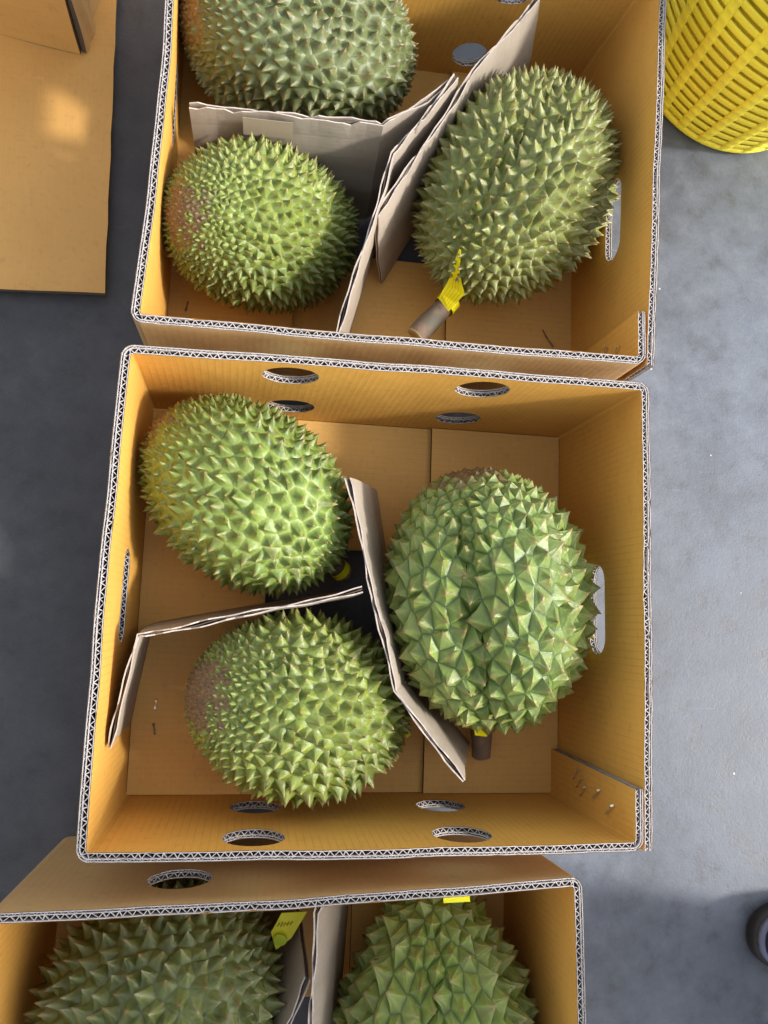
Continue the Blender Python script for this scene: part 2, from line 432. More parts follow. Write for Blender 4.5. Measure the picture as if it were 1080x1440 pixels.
def carton(label, base, rim, vents_back, vents_front, slot_l, slot_r, bows, seam):
    """base, rim: inner corners FL, FR, BR, BL.  vents: (x, z) lists; slots: (y, z)"""
    bF, bR, bB, bL = [Vector(q) for q in base]; rF, rR, rB, rL = [Vector(q) for q in rim]
    cx = sum(q[0] for q in base) / 4; cy = sum(q[1] for q in base) / 4
    t = thing('durian_carton', label, 'box', (cx, cy, 0), 'open durian cartons in a row')
    # right wall, its front end left free outside the glue flap
    ext = Vector((0, 0.008))
    w = Wall(bR - ext, bB, rR - ext, rB, (1, 0), (0, 1), bow=bows[0])
    hy = [slot_hole(y - bR.y + 0.008, z, 0.047, 0.0185) for y, z in slot_r]
    wr = build_wall(t, 'side_wall', w, hy, free_start=True)
    w = Wall(bB, bL, rB, rL, (0, 1), (-1, 0), bow=bows[1])
    build_wall(t, 'end_wall', w, [circle_hole(bB.x - x, z, r) for x, z, r in vents_back])
    w = Wall(bL, bF, rL, rF, (-1, 0), (0, -1), bow=bows[2])
    build_wall(t, 'side_wall', w, [slot_hole(bL.y - y, z, 0.045, 0.0185) for y, z in slot_l])
    q = Vector((T + 0.0004, 0))
    w = Wall(bF, bR - q, rF, rR - q, (0, -1), (1, 0), bow=bows[3])
    build_wall(t, 'end_wall', w, [circle_hole(x - bF.x, z, r) for x, z, r in vents_front])
    w = Wall(bR - q + Vector((0, .0028)), bR - q + Vector((0, 0.05)), rR - q + Vector((0, .0028)), rR - q + Vector((0, 0.046)), (1, 0))
    fl = build_wall(t, 'glue_flap', w, free_end=True)
    for yy, zz in ((0.036, .088), (.029, .096), (.022, .105), (.026, .138), (.018, .168)):
        xf = (bR - q).x + ((rR - q).x - (bR - q).x) * zz / H
        staple(fl, (xf - 0.0004, bR.y + yy, zz), 0.9, 0.019, STEEL, (Vector((0, 1, 0)), Vector((0, 0, 1)), Vector((-1, 0, 0))))
    # bottom: two flaps from the end walls below, two from the side walls above them
    x0, x1, y0, y1 = min(bF.x, bL.x), max(bR.x, bB.x), min(bF.y, bR.y), max(bB.y, bL.y)
    s0, s1, g0, g1 = seam
    e = 0.0006
    for args in ((x0 + e, x1 - e, y0 + e, g0, .001, .0062), (x0 + e, x1 - e, g1, y1 - e, .001, .0062)):
        mb = MB(); panel(mb, *args); mb.build('bottom_flap', [K_FLAP, EDGE_DARK], t)
    fl2 = []
    for args in ((x0 + e, s0, y0 + e, y1 - e, .0066, .0125), (s1, x1 - e - T * 0.0, y0 + e, y1 - e, .0066, .0125)):
        mb = MB(); panel(mb, *args, warp=0.0012); fl2.append(mb.build('bottom_flap', [K_FLAP, EDGE_DARK], t))
    return t, fl2

def xy(px, py, z=H): q = at(px, py, z); return (q.x, q.y)
# middle carton
M_base = [(0, 0), (0.48, 0), (0.48, 0.419), (0, 0.419)]
M_rim = [xy(121, 1199), xy(906, 1184), xy(902, 549), xy(184, 497)]
boxM, flM = carton('open cardboard carton in the middle holding three durians', M_base, M_rim,
    [(0.142, .178, .0270), (0.331, .178, .027), (0.150, .064, .026), (0.338, .064, .0255)],
    [(0.133, .177, .0275), (0.321, .177, .0275), (0.135, .066, .026), (0.328, .066, .026)],
    [(0.209, .118)], [(0.209, .116)], (0.001, 0.001, 0.002, 0.0015), (0.135, 0.321, 0.15, 0.27))
q = at(219, 990, .013); staple(flM[0], q, 1.5, 0.011)
q = at(217, 1025, .013); staple(flM[0], q, 1.75, 0.012, STEEL_D)
# upper carton
U_base = [(0.010, 0.456), (0.494, 0.456), (0.496, 0.882), (0.006, 0.876)]
U_rim = [xy(197, 441), xy(909, 502), (0.508, 0.884), (0.016, 0.872)]
boxU, flU = carton('open cardboard carton at the top, next to the yellow basket', U_base, U_rim,
    [(0.346, .046, .021), (0.36, .160, .027), (0.15, .064, .026), (0.15, .172, .027)],
    [(0.15, .064, .026), (0.34, .064, .026)],
    [(0.725, .108)], [(0.643, .127)], (0.0, 0.001, -0.006, 0.001), (0.15, 0.335, 0.625, 0.73))
staple(flU[0], at(263, 431, .013), 1.4, 0.012, STEEL_D)
# lower carton, shaded
L_base = [(-0.062, -0.47), (0.418, -0.475), (0.416, -0.048), (-0.057, -0.052)]
L_rim = [(-0.066, -0.47), (0.425, -0.475), xy(807, 1247), xy(-12, 1300)]
boxL, flL = carton('open cardboard carton at the bottom, cut by the edge of the picture, with a large-thorned durian', L_base, L_rim,
    [(0.076, .150, .028), (0.25, .064, .026), (0.08, .05, .026)],
    [(0.1, .064, .026), (0.3, .064, .026)],
    [(-0.26, .12)], [(-0.26, .12)], (0.001, -0.003, 0.001, 0.001), (0.08, 0.245, -0.31, -0.21))
boxL['label'] = 'open cardboard carton at the bottom, cut off by the lower picture edge'

# ------------------------------------------------------------------ grey board dividers
def divider(name, label, top, zt, lean, zb=0.0135, th=0.0042, group='grey cardboard dividers', zend=None):
    """A folded single-wall strip. top: polyline of pixels at height zt; lean: shift of the foot (x, y)."""
    tp = []
    for k, (x, y) in enumerate(top):
        tp.append(at(x, y, zt if zend is None else zt + (zend - zt) * k / (len(top) - 1)))
    lean = Vector((lean[0], lean[1], 0))
    # refine and let the cut wander a little
    pts = []; fold = []
    for i in range(len(tp) - 1):
        n = max(2, int((tp[i + 1] - tp[i]).length / 0.008))
        for k in range(n):
            pts.append(tp[i].lerp(tp[i + 1], k / n)); fold.append(k == 0 and i > 0)
    pts.append(tp[-1]); fold.append(False)
    root = thing(name, label, 'divider', (pts[0].x, pts[0].y, 0), group)
    nrm = []
    for i in range(len(pts)):
        a = pts[max(0, i - 1)]; b = pts[min(len(pts) - 1, i + 1)]
        d = (b - a).to_2d().normalized(); nrm.append(Vector((-d.y, d.x, 0)))
    s = 0; cum = []
    for i in range(len(pts)):
        if i: s += (pts[i] - pts[i - 1]).length
        cum.append(s)
    rows = 7
    def skin(d0, d1, mt, mtop, name, jag):
        mb = MB(); vs = []; uv = []
        for i, p in enumerate(pts):
            for r in range(rows):
                f = r / (rows - 1)
                base = Vector((p.x, p.y, 0)) + lean; base.z = zb
                c = p.lerp(base, f)
                wav = (0.0010 * math.sin(cum[i] * 46 + d0 * 500) + 0.0006 * math.sin(cum[i] * 130 + d0 * 900)) * (1 - f) + 0.0035 * math.sin(f * 3 + cum[i] * 9) + 0.0008 * math.sin(f * 17)
                if r == 0: c = c + Vector((0, 0, jag[i]))
                for d in (d0, d1):
                    vs.append(c + nrm[i] * (d + wav)); uv.append(((1 - f) * zt, cum[i]))
        W2 = rows * 2; face = []; edge = []
        for i in range(len(pts) - 1):
            for r in range(rows - 1):
                a = i * W2 + r * 2; b = a + W2
                face.append((a, b, b + 2, a + 2)); face.append((a + 1, a + 3, b + 3, b + 1))
            a = i * W2; b = a + W2
            edge.append((a, a + 1, b + 1, b)); a += W2 - 2; b += W2 - 2; edge.append((a, b, b + 1, a + 1))
        for i in (0, len(pts) - 1):
            for r in range(rows - 1):
                a = i * W2 + r * 2; edge.append((a, a + 1, a + 3, a + 2))
        mb.add(vs, face, 0, uv); mb.add(vs, edge, 1, uv)
        return mb.build(name, [mt, mtop], root)
    j1 = [random.uniform(-1, 1) * 0.0018 - (0.004 if random.random() < 0.08 else 0) for _ in pts]; j2 = [random.uniform(-1, 1) * 0.0018 - (0.004 if random.random() < 0.08 else 0) for _ in pts]
    skin(-th / 2, -th / 2 + 0.0012, K_GREY, DIV_EDGE, 'liner', j1)
    skin(th / 2 - 0.0012, th / 2, K_GREY, DIV_EDGE, 'liner', j2)
    skin(-0.0005, 0.0005, FLUTE, EDGE_DARK, 'fluting', [-0.002] * len(pts))
    return root
ZD = 0.17
divider('cardboard_divider', 'long leaning grey divider between the two durians and the stemmed one, middle carton', [(489, 672), (518, 826), (551, 974), (650, 1100)], ZD, (0.052, 0.012))
divider('cardboard_divider', 'grey divider with a folded end flap near the left wall, middle carton', [(510, 829), (190, 889), (150, 1052)], ZD, (0, 0))
dX = divider('cardboard_divider', 'grey divider with a beige tape patch between two durians, upper carton', [(266, 148), (413, 165), (540, 179), (603, 142), (634, 116)], 0.175, (0.004, -0.01))
divider('cardboard_divider', 'narrow grey divider folded down to the front wall of the upper carton', [(642, 106), (549, 214), (521, 302), (470, 474)], 0.178, (0.020, -0.004))
divider('cardboard_divider', 'straight slanting grey divider leaning beside the durian with the cut stem, upper carton', [(757, -4), (663, 97), (528, 300)], 0.178, (0.034, -0.006), zend=0.168)
divider('cardboard_divider', 'upright pale grey divider beside the large-thorned durian, lower carton', [(455, 1258), (443, 1285), (433, 1445), (428, 1520)], 0.185, (0.055, 0.0), zb=.0135)
divider('cardboard_divider', 'short slanting grey divider below the yellow-green tag, lower carton', [(433, 1376), (404, 1440), (360, 1530)], 0.17, (-0.012, 0.045))
# tape on the divider of the upper carton
mb = MB(); a, b = at(341, 160, .173), at(412, 168, .173); dn = Vector((0.001, -0.0028, -0.024)); f = Vector((0.0003, -0.0034, 0))
vs = [a + f, b + f, b + f + dn, a + f + dn]; f2 = Vector((0, -0.0004, 0))
mb.box8([vs[3], vs[2], vs[2] + f2, vs[3] + f2], [vs[0], vs[1], vs[1] + f2, vs[0] + f2])
mb.build('tape', TAPE, dX)

# ------------------------------------------------------------------ durians
def sstep(a, b, x):
    t = np.clip((x - a) / (b - a), 0, 1); return t * t * (3 - 2 * t)

def tube(path, radii, n=14, wob=0.0):
    vs = []; fs = []
    up = Vector((0.13, 0.31, 0.94))
    for i, p in enumerate(path):
        d = (path[min(i + 1, len(path) - 1)] - path[max(i - 1, 0)]).normalized()
        x = d.cross(up).normalized(); y = d.cross(x)
        for k in range(n):
            th = 2 * math.pi * k / n
            r = radii[i] * (1 + wob * (random.random() - .5))
            vs.append(p + (x * math.cos(th) + y * math.sin(th)) * r)
    for i in range(len(path) - 1):
        for k in range(n):
            fs.append((i * n + k, i * n + (k + 1) % n, (i + 1) * n + (k + 1) % n, (i + 1) * n + k))
    return vs, fs

def durian(label, px, py, z, axis, roll, a, b, s0, hk, cols, blossom=0.0, lobes=(0.03, 5, 0.0), taper=0.0, seed=1,
           groove=None, bl_scale=0.45, stem=None, blunt=0.0, grow=0.0, conc=(0.45, 2.2), groove_at=(), facet=True):
    R = np.random.default_rng(seed)
    ctr = at(px, py, z); ax = Vector(axis).normalized()
    x = ax.orthogonal().normalized(); x = Matrix.Rotation(roll, 3, ax) @ x; y = ax.cross(x)
    M = np.array([[x[i], y[i], ax[i]] for i in range(3)])
    cen = np.array(ctr)
    if groove_at:
        groove = list(groove or [])
        for gx, gy, gz, dep, wid in groove_at:
            g_ = at(gx, gy, gz) - ctr; groove.append((math.atan2(g_.dot(y), g_.dot(x)), dep, wid))
        lobes = (lobes[0], lobes[1], math.pi - lobes[1] * groove[0][0])
    root = thing('durian', label, 'durian', (ctr.x, ctr.y, 0.0125), 'durians in the cartons')
    def S(u):
        ph = np.arctan2(u[:, 1], u[:, 0]); uz = u[:, 2]; ring = 1 - uz ** 2
        rho = 1 + lobes[0] * np.cos(lobes[1] * ph + lobes[2]) * ring + taper * uz + 0.05 * ring
        if groove:
            for g_ph, depth, wid in groove:
                dph = np.angle(np.exp(1j * (ph - g_ph))); rho = rho - depth * np.exp(-(dph / wid) ** 2) * ring ** 0.6
        q = np.stack([b * rho * u[:, 0], b * rho * u[:, 1], a * (uz - blunt * uz ** 3) / (1 - blunt * 0.3)], 1)
        return q @ M.T + cen
    def nml(u):
        h = np.where(np.abs(u[:, 2:3]) < 0.9, np.array([[0, 0, 1.0]]), np.array([[1.0, 0, 0]]))
        t1 = np.cross(h, u); t1 /= np.linalg.norm(t1, axis=1, keepdims=True); t2 = np.cross(u, t1); e = 0.02
        f = lambda w: S(w / np.linalg.norm(w, axis=1, keepdims=True))
        n = np.cross(f(u + e * t1) - f(u - e * t1), f(u + e * t2) - f(u - e * t2))
        return n / np.linalg.norm(n, axis=1, keepdims=True)
    def spacing(u):
        uz = u[:, 2]
        return s0 * (1 - (1 - bl_scale) * sstep(0.35, 1.0, uz) - 0.25 * sstep(0.5, 1.0, -uz)) * (1 + grow * uz)
    # seeds: Poisson darts with a varying radius, then relaxed
    cand = R.normal(size=(15000, 3)); cand /= np.linalg.norm(cand, axis=1, keepdims=True)
    PS = S(cand); sp = spacing(cand); keep = np.empty((4000, 3)); rad = np.empty(4000); ids = []
    for i in range(len(cand)):
        k = len(ids)
        if k == 0 or np.min(((keep[:k] - PS[i]) ** 2).sum(1) - (0.78 * np.minimum(rad[:k], sp[i])) ** 2) > 0:
            keep[k] = PS[i]; rad[k] = sp[i]; ids.append(i)
            if k > 3900: break
    seeds = cand[ids]
    smp = R.normal(size=(11000, 3)); smp /= np.linalg.norm(smp, axis=1, keepdims=True)
    wgt = 1 / spacing(smp) ** 2
    for _ in range(1):
        own = np.argmax(smp @ seeds.T, axis=1)
        acc = np.zeros_like(seeds); np.add.at(acc, own, smp * wgt[:, None])
        l = np.linalg.norm(acc, axis=1, keepdims=True); seeds = np.where(l > 0, acc / np.maximum(l, 1e-9), seeds)
    n = len(seeds)
    bm = bmesh.new(); bv = [bm.verts.new(s) for s in seeds]; bm.verts.index_update()
    bmesh.ops.convex_hull(bm, input=bm.verts); bm.verts.index_update(); bm.faces.ensure_lookup_table()
    tri = np.array([[v.index for v in f.verts] for f in bm.faces]); bm.free()
    A_, B_, C_ = seeds[tri[:, 0]], seeds[tri[:, 1]], seeds[tri[:, 2]]
    cc = np.cross(B_ - A_, C_ - A_); cc /= np.linalg.norm(cc, axis=1, keepdims=True)
    cc *= np.sign((cc * A_).sum(1, keepdims=True))
    inc = [[] for _ in range(n)]
    for f, t in enumerate(tri):
        for v in t: inc[v].append(f)
    PC = S(cc); P0 = S(seeds); NN = nml(seeds); spc = spacing(seeds)
    cg, cm, cy, ct = [np.array(c) for c in cols]        # groove, flank, second flank tone, tip
    K = R.normal(size=(3, 3)) * 1.6; KP = R.uniform(0, 6, 3)
    patch = np.clip(0.5 + 0.28 * np.sin(seeds @ K.T + KP).sum(1), 0, 1)
    brown = np.array((0.165, 0.110, 0.058))
    rings = [1.0, 0.88, 0.55, 0.21]
    prof = lambda t: conc[0] * (1 - t) + (1 - conc[0]) * (1 - t) ** conc[1]
    seam_w = 0.45 if cg[1] > cm[1] else 0.22
    view = np.array(CAM_P)
    cells = []
    for i in range(n):
        if len(inc[i]) < 3: continue
        u0 = seeds[i]; t1 = np.cross(u0, (0.3, 0.5, 0.81)); t1 /= np.linalg.norm(t1); t2 = np.cross(u0, t1)
        fs = sorted(inc[i], key=lambda f: math.atan2(cc[f] @ t2, cc[f] @ t1))
        cor = PC[fs]
        # drop corners that nearly coincide
        kk = [0]
        for q in range(1, len(cor)):
            if np.linalg.norm(cor[q] - cor[kk[-1]]) > 0.02 * spc[i]: kk.append(q)
        cor = cor[kk]
        if len(cor) < 3: continue
        base = cor.mean(0) * 0.75 + P0[i] * 0.25
        mid = (cor + np.roll(cor, -1, axis=0)) / 2
        both = np.empty((len(cor) * 2, 3)); both[0::2] = cor; both[1::2] = mid
        cor = both; m = len(cor); hollow = np.ones((m, 1)); hollow[1::2] = 0.86
        uz = u0[2]
        bl = float(sstep(blossom - 0.05, blossom + 0.0, np.array([uz + R.normal() * 0.035]))[0]) if blossom else 0.0
        h = hk * spc[i] * R.uniform(0.66, 1.18) * (0.55 if R.random() < 0.03 else 1) * (1 - 0.35 * bl)
        lean = (R.normal(size=3) * 0.19 + (M[:, 2] * 0.10)) * spc[i]; lean -= NN[i] * (lean @ NN[i])
        tone = R.uniform(0.80, 1.18); mixv = np.clip(patch[i] + R.normal() * 0.14, 0, 1)
        flank = (cm * (1 - mixv) + cy * mixv) * tone
        vs = []; cl = []
        tipc = ct if R.random() > 0.45 else np.array((0.27, 0.15, 0.06))
        stain = np.where(R.random(m) < 0.16, R.uniform(0.2, 0.6, m), 0.0)
        for ri, t in enumerate(rings):
            hh = prof(t) * h
            hol = hollow if ri else np.ones((m, 1))
            pos = base + (cor - base) * (t ** 1.06) * hol + NN[i] * hh + lean * (1 - t) ** 1.7
            if ri: pos = pos + R.normal(size=(m, 3)) * 0.018 * spc[i]
            vs.append(pos)
            for q in range(m):
                rdg = q % 2 == 0
                if ri == 0: c = cg
                elif ri == 1: c = cg * seam_w + flank * (1 - seam_w)
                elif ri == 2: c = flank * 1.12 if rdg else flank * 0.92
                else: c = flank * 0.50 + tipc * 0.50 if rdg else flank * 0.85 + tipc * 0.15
                if not rdg and ri: c = c * (1 - stain[q]) + np.array((0.17, 0.13, 0.045)) * stain[q]
                c = c * (1 - bl) + brown * R.uniform(0.7, 1.35) * bl
                cl.append(np.append(np.clip(c * R.uniform(0.94, 1.06), 0, 1), 1))
        vs.append((base + NN[i] * h + lean)[None]); cl.append(np.append(np.clip((tipc * 0.95) * (1 - bl) + brown * bl * 1.2, 0, 1), 1))
        vs = np.concatenate(vs)
        faces = []
        for r in range(len(rings) - 1):
            for q in range(m):
                p, s = r * m + q, r * m + (q + 1) % m
                faces.append((p, s, s + m, p + m))
        tip = len(rings) * m; lr = (len(rings) - 1) * m
        for q in range(m): faces.append((lr + q, lr + (q + 1) % m, tip))
        # outward orientation
        f0 = faces[0]; nn = np.cross(vs[f0[1]] - vs[f0[0]], vs[f0[2]] - vs[f0[0]])
        if nn @ NN[i] < 0: faces = [tuple(reversed(f)) for f in faces]
        qx, qy = to_px(P0[i]); vd = view - P0[i]; dist = np.linalg.norm(vd)
        ok = -12 < qx < 1092 and -12 < qy < 1452
        vis = (NN[i] @ vd / dist + 0.12) * spc[i] ** 2 if ok else -1
        cells.append((vis, vs, faces, np.array(cl), m, P0[i]))
    order = sorted(range(len(cells)), key=lambda k: -cells[k][0])
    single = [k for k in order if cells[k][0] > 0][:290]
    def mesh_of(name, vs, faces, cl, ridge):
        me = bpy.data.meshes.new(name); me.from_pydata(vs.tolist(), [], faces); me.materials.append(RIND)
        at_ = me.color_attributes.new('Col', 'FLOAT_COLOR', 'POINT'); at_.data.foreach_set('color', np.asarray(cl, dtype=np.float32).ravel())
        me.polygons.foreach_set('use_smooth', [True] * len(me.polygons))
        ev = np.empty(len(me.edges) * 2, int); me.edges.foreach_get('vertices', ev); ev = ev.reshape(-1, 2)
        rd = (ridge[ev[:, 0]] == ridge[ev[:, 1]]) & (ridge[ev[:, 0]] >= 0) & (ridge[ev[:, 0]] % 2 == 0) & facet
        sh = me.attributes.new('sharp_edge', 'BOOLEAN', 'EDGE'); sh.data.foreach_set('value', rd)
        return me
    ro = np.array(root.location)
    for k in single:
        vis, vs, faces, cl, m, p0 = cells[k]
        rid = np.concatenate([np.tile(np.where(np.arange(m) % 2 == 0, np.arange(m), -2 - np.arange(m)), len(rings)), [-1]])
        link('thorn', mesh_of('thorn', vs - p0, faces, cl, rid), root, p0 - ro)
    sset = set(single); V = []; Fc = []; CL = []; RD = []; o = 0; nid = 0
    for k, (vis, vs, faces, cl, m, p0) in enumerate(cells):
        if k in sset: continue
        V.append(vs - ro); CL.append(cl); Fc += [tuple(q + o for q in f) for f in faces]
        RD.append(np.concatenate([np.tile(np.arange(m) + nid, len(rings)), [-1 - k]])); nid += m; o += len(vs)
    if V:
        oo = link('thorn_cover', mesh_of('thorn_cover', np.concatenate(V), Fc, np.concatenate(CL), np.concatenate(RD)), root); oo['kind'] = 'stuff'
    # the husk under the thorns
    bm = bmesh.new(); bmesh.ops.create_icosphere(bm, subdivisions=4, radius=1)
    uu = np.array([v.co for v in bm.verts]); uu /= np.linalg.norm(uu, axis=1, keepdims=True)
    ps = S(uu); ps = cen + (ps - cen) * 0.965
    for v, p in zip(bm.verts, ps): v.co = p - ro
    me = bpy.data.meshes.new('husk'); bm.to_mesh(me); bm.free(); me.materials.append(RIND)
    ca = me.color_attributes.new('Col', 'FLOAT_COLOR', 'POINT'); ca.data.foreach_set('color', np.tile(np.append(cg, 1), len(me.vertices)).astype(np.float32))
    me.polygons.foreach_set('use_smooth', [True] * len(me.polygons)); link('husk', me, root)
    # stem
    if stem:
        path = [Vector(p) for p in stem['path']]; fine = []
        for i in range(len(path) - 1):
            for k in range(5): fine.append(path[i].lerp(path[i + 1], k / 5))
        fine.append(path[-1]); r0, r1 = stem['r']; L = len(fine)
        rr = [r0 + (r1 - r0) * i / (L - 1) + (stem.get('knob', 0) * math.exp(-((i - L + 3) / 2.0) ** 2)) for i in range(L)]
        vs, fs = tube(fine, rr, 16, 0.13); mb = MB(); mb.add(vs, fs)
        so_ = mb.build('stem', BARK, root, smooth=True)
        d = (fine[-1] - fine[-2]).normalized(); c0 = fine[-1]
        ring = vs[-16:]; mb = MB()
        v2 = [p + d * 0.0008 for p in ring] + [c0 + (p - c0) * 0.82 + d * 0.0022 for p in ring] + [c0 + d * 0.0018] + list(ring)
        f2 = [(k, (k + 1) % 16, 16 + (k + 1) % 16, 16 + k) for k in range(16)] + [(16 + k, 16 + (k + 1) % 16, 32) for k in range(16)] + [(33 + k, 33 + (k + 1) % 16, (k + 1) % 16, k) for k in range(16)]
        mb.add(v2, f2); mb.build('cut_end', CUT, so_)
    return root

GR = dict(      # seam, flank, second flank tone, tip
    fresh=((0.27, 0.345, 0.08), (0.115, 0.195, 0.036), (0.175, 0.250, 0.046), (0.42, 0.34, 0.14)),
    dark_line=((0.065, 0.115, 0.025), (0.185, 0.262, 0.062), (0.245, 0.322, 0.078), (0.46, 0.33, 0.15)),
    big=((0.09, 0.14, 0.035), (0.185, 0.262, 0.06), (0.255, 0.335, 0.075), (0.47, 0.38, 0.17)),
    sharp=((0.16, 0.19, 0.045), (0.185, 0.215, 0.055), (0.24, 0.262, 0.072), (0.45, 0.39, 0.20)),
    grey=((0.14, 0.165, 0.062), (0.095, 0.127, 0.048), (0.135, 0.165, 0.062), (0.36, 0.29, 0.15)),
    yellow=((0.135, 0.175, 0.03), (0.128, 0.192, 0.048), (0.205, 0.265, 0.048), (0.42, 0.35, 0.15)),
    deep=((0.10, 0.12, 0.035), (0.100, 0.130, 0.038), (0.145, 0.172, 0.048), (0.38, 0.35, 0.21)),
)
# middle carton
dA = durian('oval green durian near the back-left corner of the middle carton', 348, 696, 0.108, (-0.76, 0.54, 0.16), 0.4, 0.113, 0.080, 0.0140, 0.82, GR['fresh'],
            blossom=0.97, seed=3, lobes=(0.04, 5, 1.0), taper=-0.02, bl_scale=0.5, conc=(0.34, 2.3), facet=False,
            stem=dict(path=[at(462, 788, .075), at(484, 806, .058)], r=(.010, .009)))
dC = durian('big green durian with dark seams and a short stem, right side of the middle carton', 685, 843, 0.116, (-0.24, 0.92, 0.25), 0.3, 0.141, 0.095, 0.0202, 0.60, GR['dark_line'],
            blossom=0.972, seed=5, lobes=(0.055, 5, 0.6), groove_at=[(664, 880, .20, .15, .15)], bl_scale=0.55, blunt=0.06, conc=(0.75, 2.4),
            stem=dict(path=[at(677, 985, .06), at(677, 1030, .045), at(677, 1062, .036)], r=(.0125, .0105)))
dD = durian('yellow-green durian with a brown end, front-left in the middle carton', 423, 993, 0.104, (-0.86, 0.16, 0.42), 0.0, 0.116, 0.080, 0.0132, 0.92, GR['yellow'],
            facet=False, blossom=0.935, seed=9, lobes=(0.035, 5, 0.2), bl_scale=0.36)
# upper carton
dB = durian('small round durian whose brown end faces up, front-left in the upper carton', 372, 322, 0.096, (-0.66, -0.27, 0.68), 0.9, 0.123, 0.077, 0.0116, 0.92, GR['yellow'],
            facet=False, blossom=0.965, seed=12, lobes=(0.02, 5, 0.3), bl_scale=0.42)
dE = durian('long green durian with a thick cut stem and yellow tag, upper carton', 726, 266, 0.108, (0.50, 0.85, -0.05), 0.2, 0.138, 0.092, 0.0132, 1.0, GR['sharp'],
            facet=False, seed=15, lobes=(0.045, 5, 2.0), groove_at=[(668, 300, .18, .05, .15)], bl_scale=0.75,
            stem=dict(path=[at(662, 385, .085), at(628, 428, .082), at(585, 472, .080)], r=(.0098, .0108), knob=.0015))
dF = durian('grey-green durian with a brown end, cut by the top edge of the picture', 423, 60, 0.108, (-0.93, -0.05, 0.28), 1.2, 0.130, 0.090, 0.0142, 0.78, GR['grey'],
            facet=False, blossom=0.935, seed=21, lobes=(0.06, 5, 1.2), groove_at=[(470, 20, .19, .06, .15)], bl_scale=0.45, conc=(0.36, 2.3))
# lower carton
dG = durian('dark green durian with long thorns beside the yellow-green tag, lower carton', 226, 1424, 0.108, (-0.55, -0.80, 0.1), 0.5, 0.114, 0.097, 0.0148, 1.05, GR['deep'],
            facet=False, seed=27, lobes=(0.03, 5, 0.5), bl_scale=0.7)
dH = durian('durian with very large broad thorns and a pointed top end, lower carton', 614, 1462, 0.108, (0.05, -1.0, 0.0), 0.0, 0.145, 0.088, 0.0195, 0.80, GR['big'],
            seed=33, lobes=(0.06, 5, 0.0), groove_at=[(612, 1340, .19, .05, .15)], bl_scale=0.8, taper=0.27, conc=(0.6, 2.2))

# ------------------------------------------------------------------ tags on the stems
def strip(mb, pts, w, nrm, m=0, lift=0.0):
    """flat pen line through pts"""
    vs = []; fs = []
    for i, p in enumerate(pts):
        d = (pts[min(i + 1, len(pts) - 1)] - pts[max(0, i - 1)]).normalized(); s = d.cross(nrm).normalized()
        vs += [p + s * w + nrm * lift, p - s * w + nrm * lift]
    for i in range(len(pts) - 1): fs.append((2 * i, 2 * i + 1, 2 * i + 3, 2 * i + 2))
    mb.add(vs, fs, m)
def tag_quad(parent, rows, m, label=None, th=0.0003):
    """a paper tag as a strip of (left, right) point pairs"""
    mb = MB(); vs = []; fs = []
    for l, r in rows:
        n = (r - l).cross(rows[-1][0] - rows[0][0]).normalized()
        if n.z < 0: n = -n
        vs += [l, r, r - n * th, l - n * th]
    for i in range(len(rows) - 1):
        for k in range(4): fs.append((4 * i + k, 4 * i + (k + 1) % 4, 4 * i + 4 + (k + 1) % 4, 4 * i + 4 + k))
    fs += [(3, 2, 1, 0), tuple(4 * len(rows) - 4 + k for k in range(4))]
    mb.add(vs, fs); o = mb.build('tag', m, parent)
    if label: o['label'] = label
    return o
# tag of the stemmed durian, upper carton: wrapped round the stem, free end standing up
rowsE = [(at(617, 420, .098), at(631, 438, .098)), (at(621, 411, .104), at(642, 426, .106)), (at(628, 399, .112), at(653, 414, .117)),
         (at(633, 389, .120), at(649, 397, .124)), (at(637, 376, .132), at(646, 382, .135)), (at(641, 362, .145), at(647, 366, .147)), (at(646, 350, .156), at(648, 352, .157))]
tE = tag_quad(dE, rowsE, YELLOW_TAG, 'bright yellow paper tag with fine orange print')
mb = MB()
for k in range(5):
    f = (k + 1) / 6
    ln = [rowsE[i][0].lerp(rowsE[i][1], f) for i in range(0, 4 if k in (1, 2, 3) else 3)]
    nn = (rowsE[1][1] - rowsE[1][0]).cross(rowsE[2][0] - rowsE[1][0]).normalized(); nn = nn if nn.z > 0 else -nn
    strip(mb, ln, 0.0003, nn, 0, 0.0005)
mb.build('print', INK, tE)
# collar of the tag round the stem
cE = [at(634, 421, .083), at(624, 432, .083)]; vs, fs = tube([Vector(c) for c in cE], [.0128, .0130], 16); mb = MB(); mb.add(vs, fs); mb.build('tag_band', YELLOW_TAG, dE, smooth=True)
# band on the short stem, middle carton, and the ones half hidden
vs, fs = tube([at(677, 1005, .055), at(677, 1020, .050)], [.0138, .0136], 16); mb = MB(); mb.add(vs, fs); mb.build('tag_band', YELLOW_TAG, dC, smooth=True)
tag_quad(dC, [(at(666, 1019, .112), at(686, 1021, .112)), (at(668, 1034, .104), at(685, 1036, .104))], YELLOW_TAG)
vs, fs = tube([at(474, 798, .066), at(481, 804, .061)], [.0112, .0110], 14); mb = MB(); mb.add(vs, fs); mb.build('tag_band', YELLOW_TAG, dA, smooth=True)
tag_quad(dD, [(at(566, 1030, .052), at(574, 1027, .054)), (at(572, 1038, .050), at(578, 1034, .052))], YELLOW_TAG)
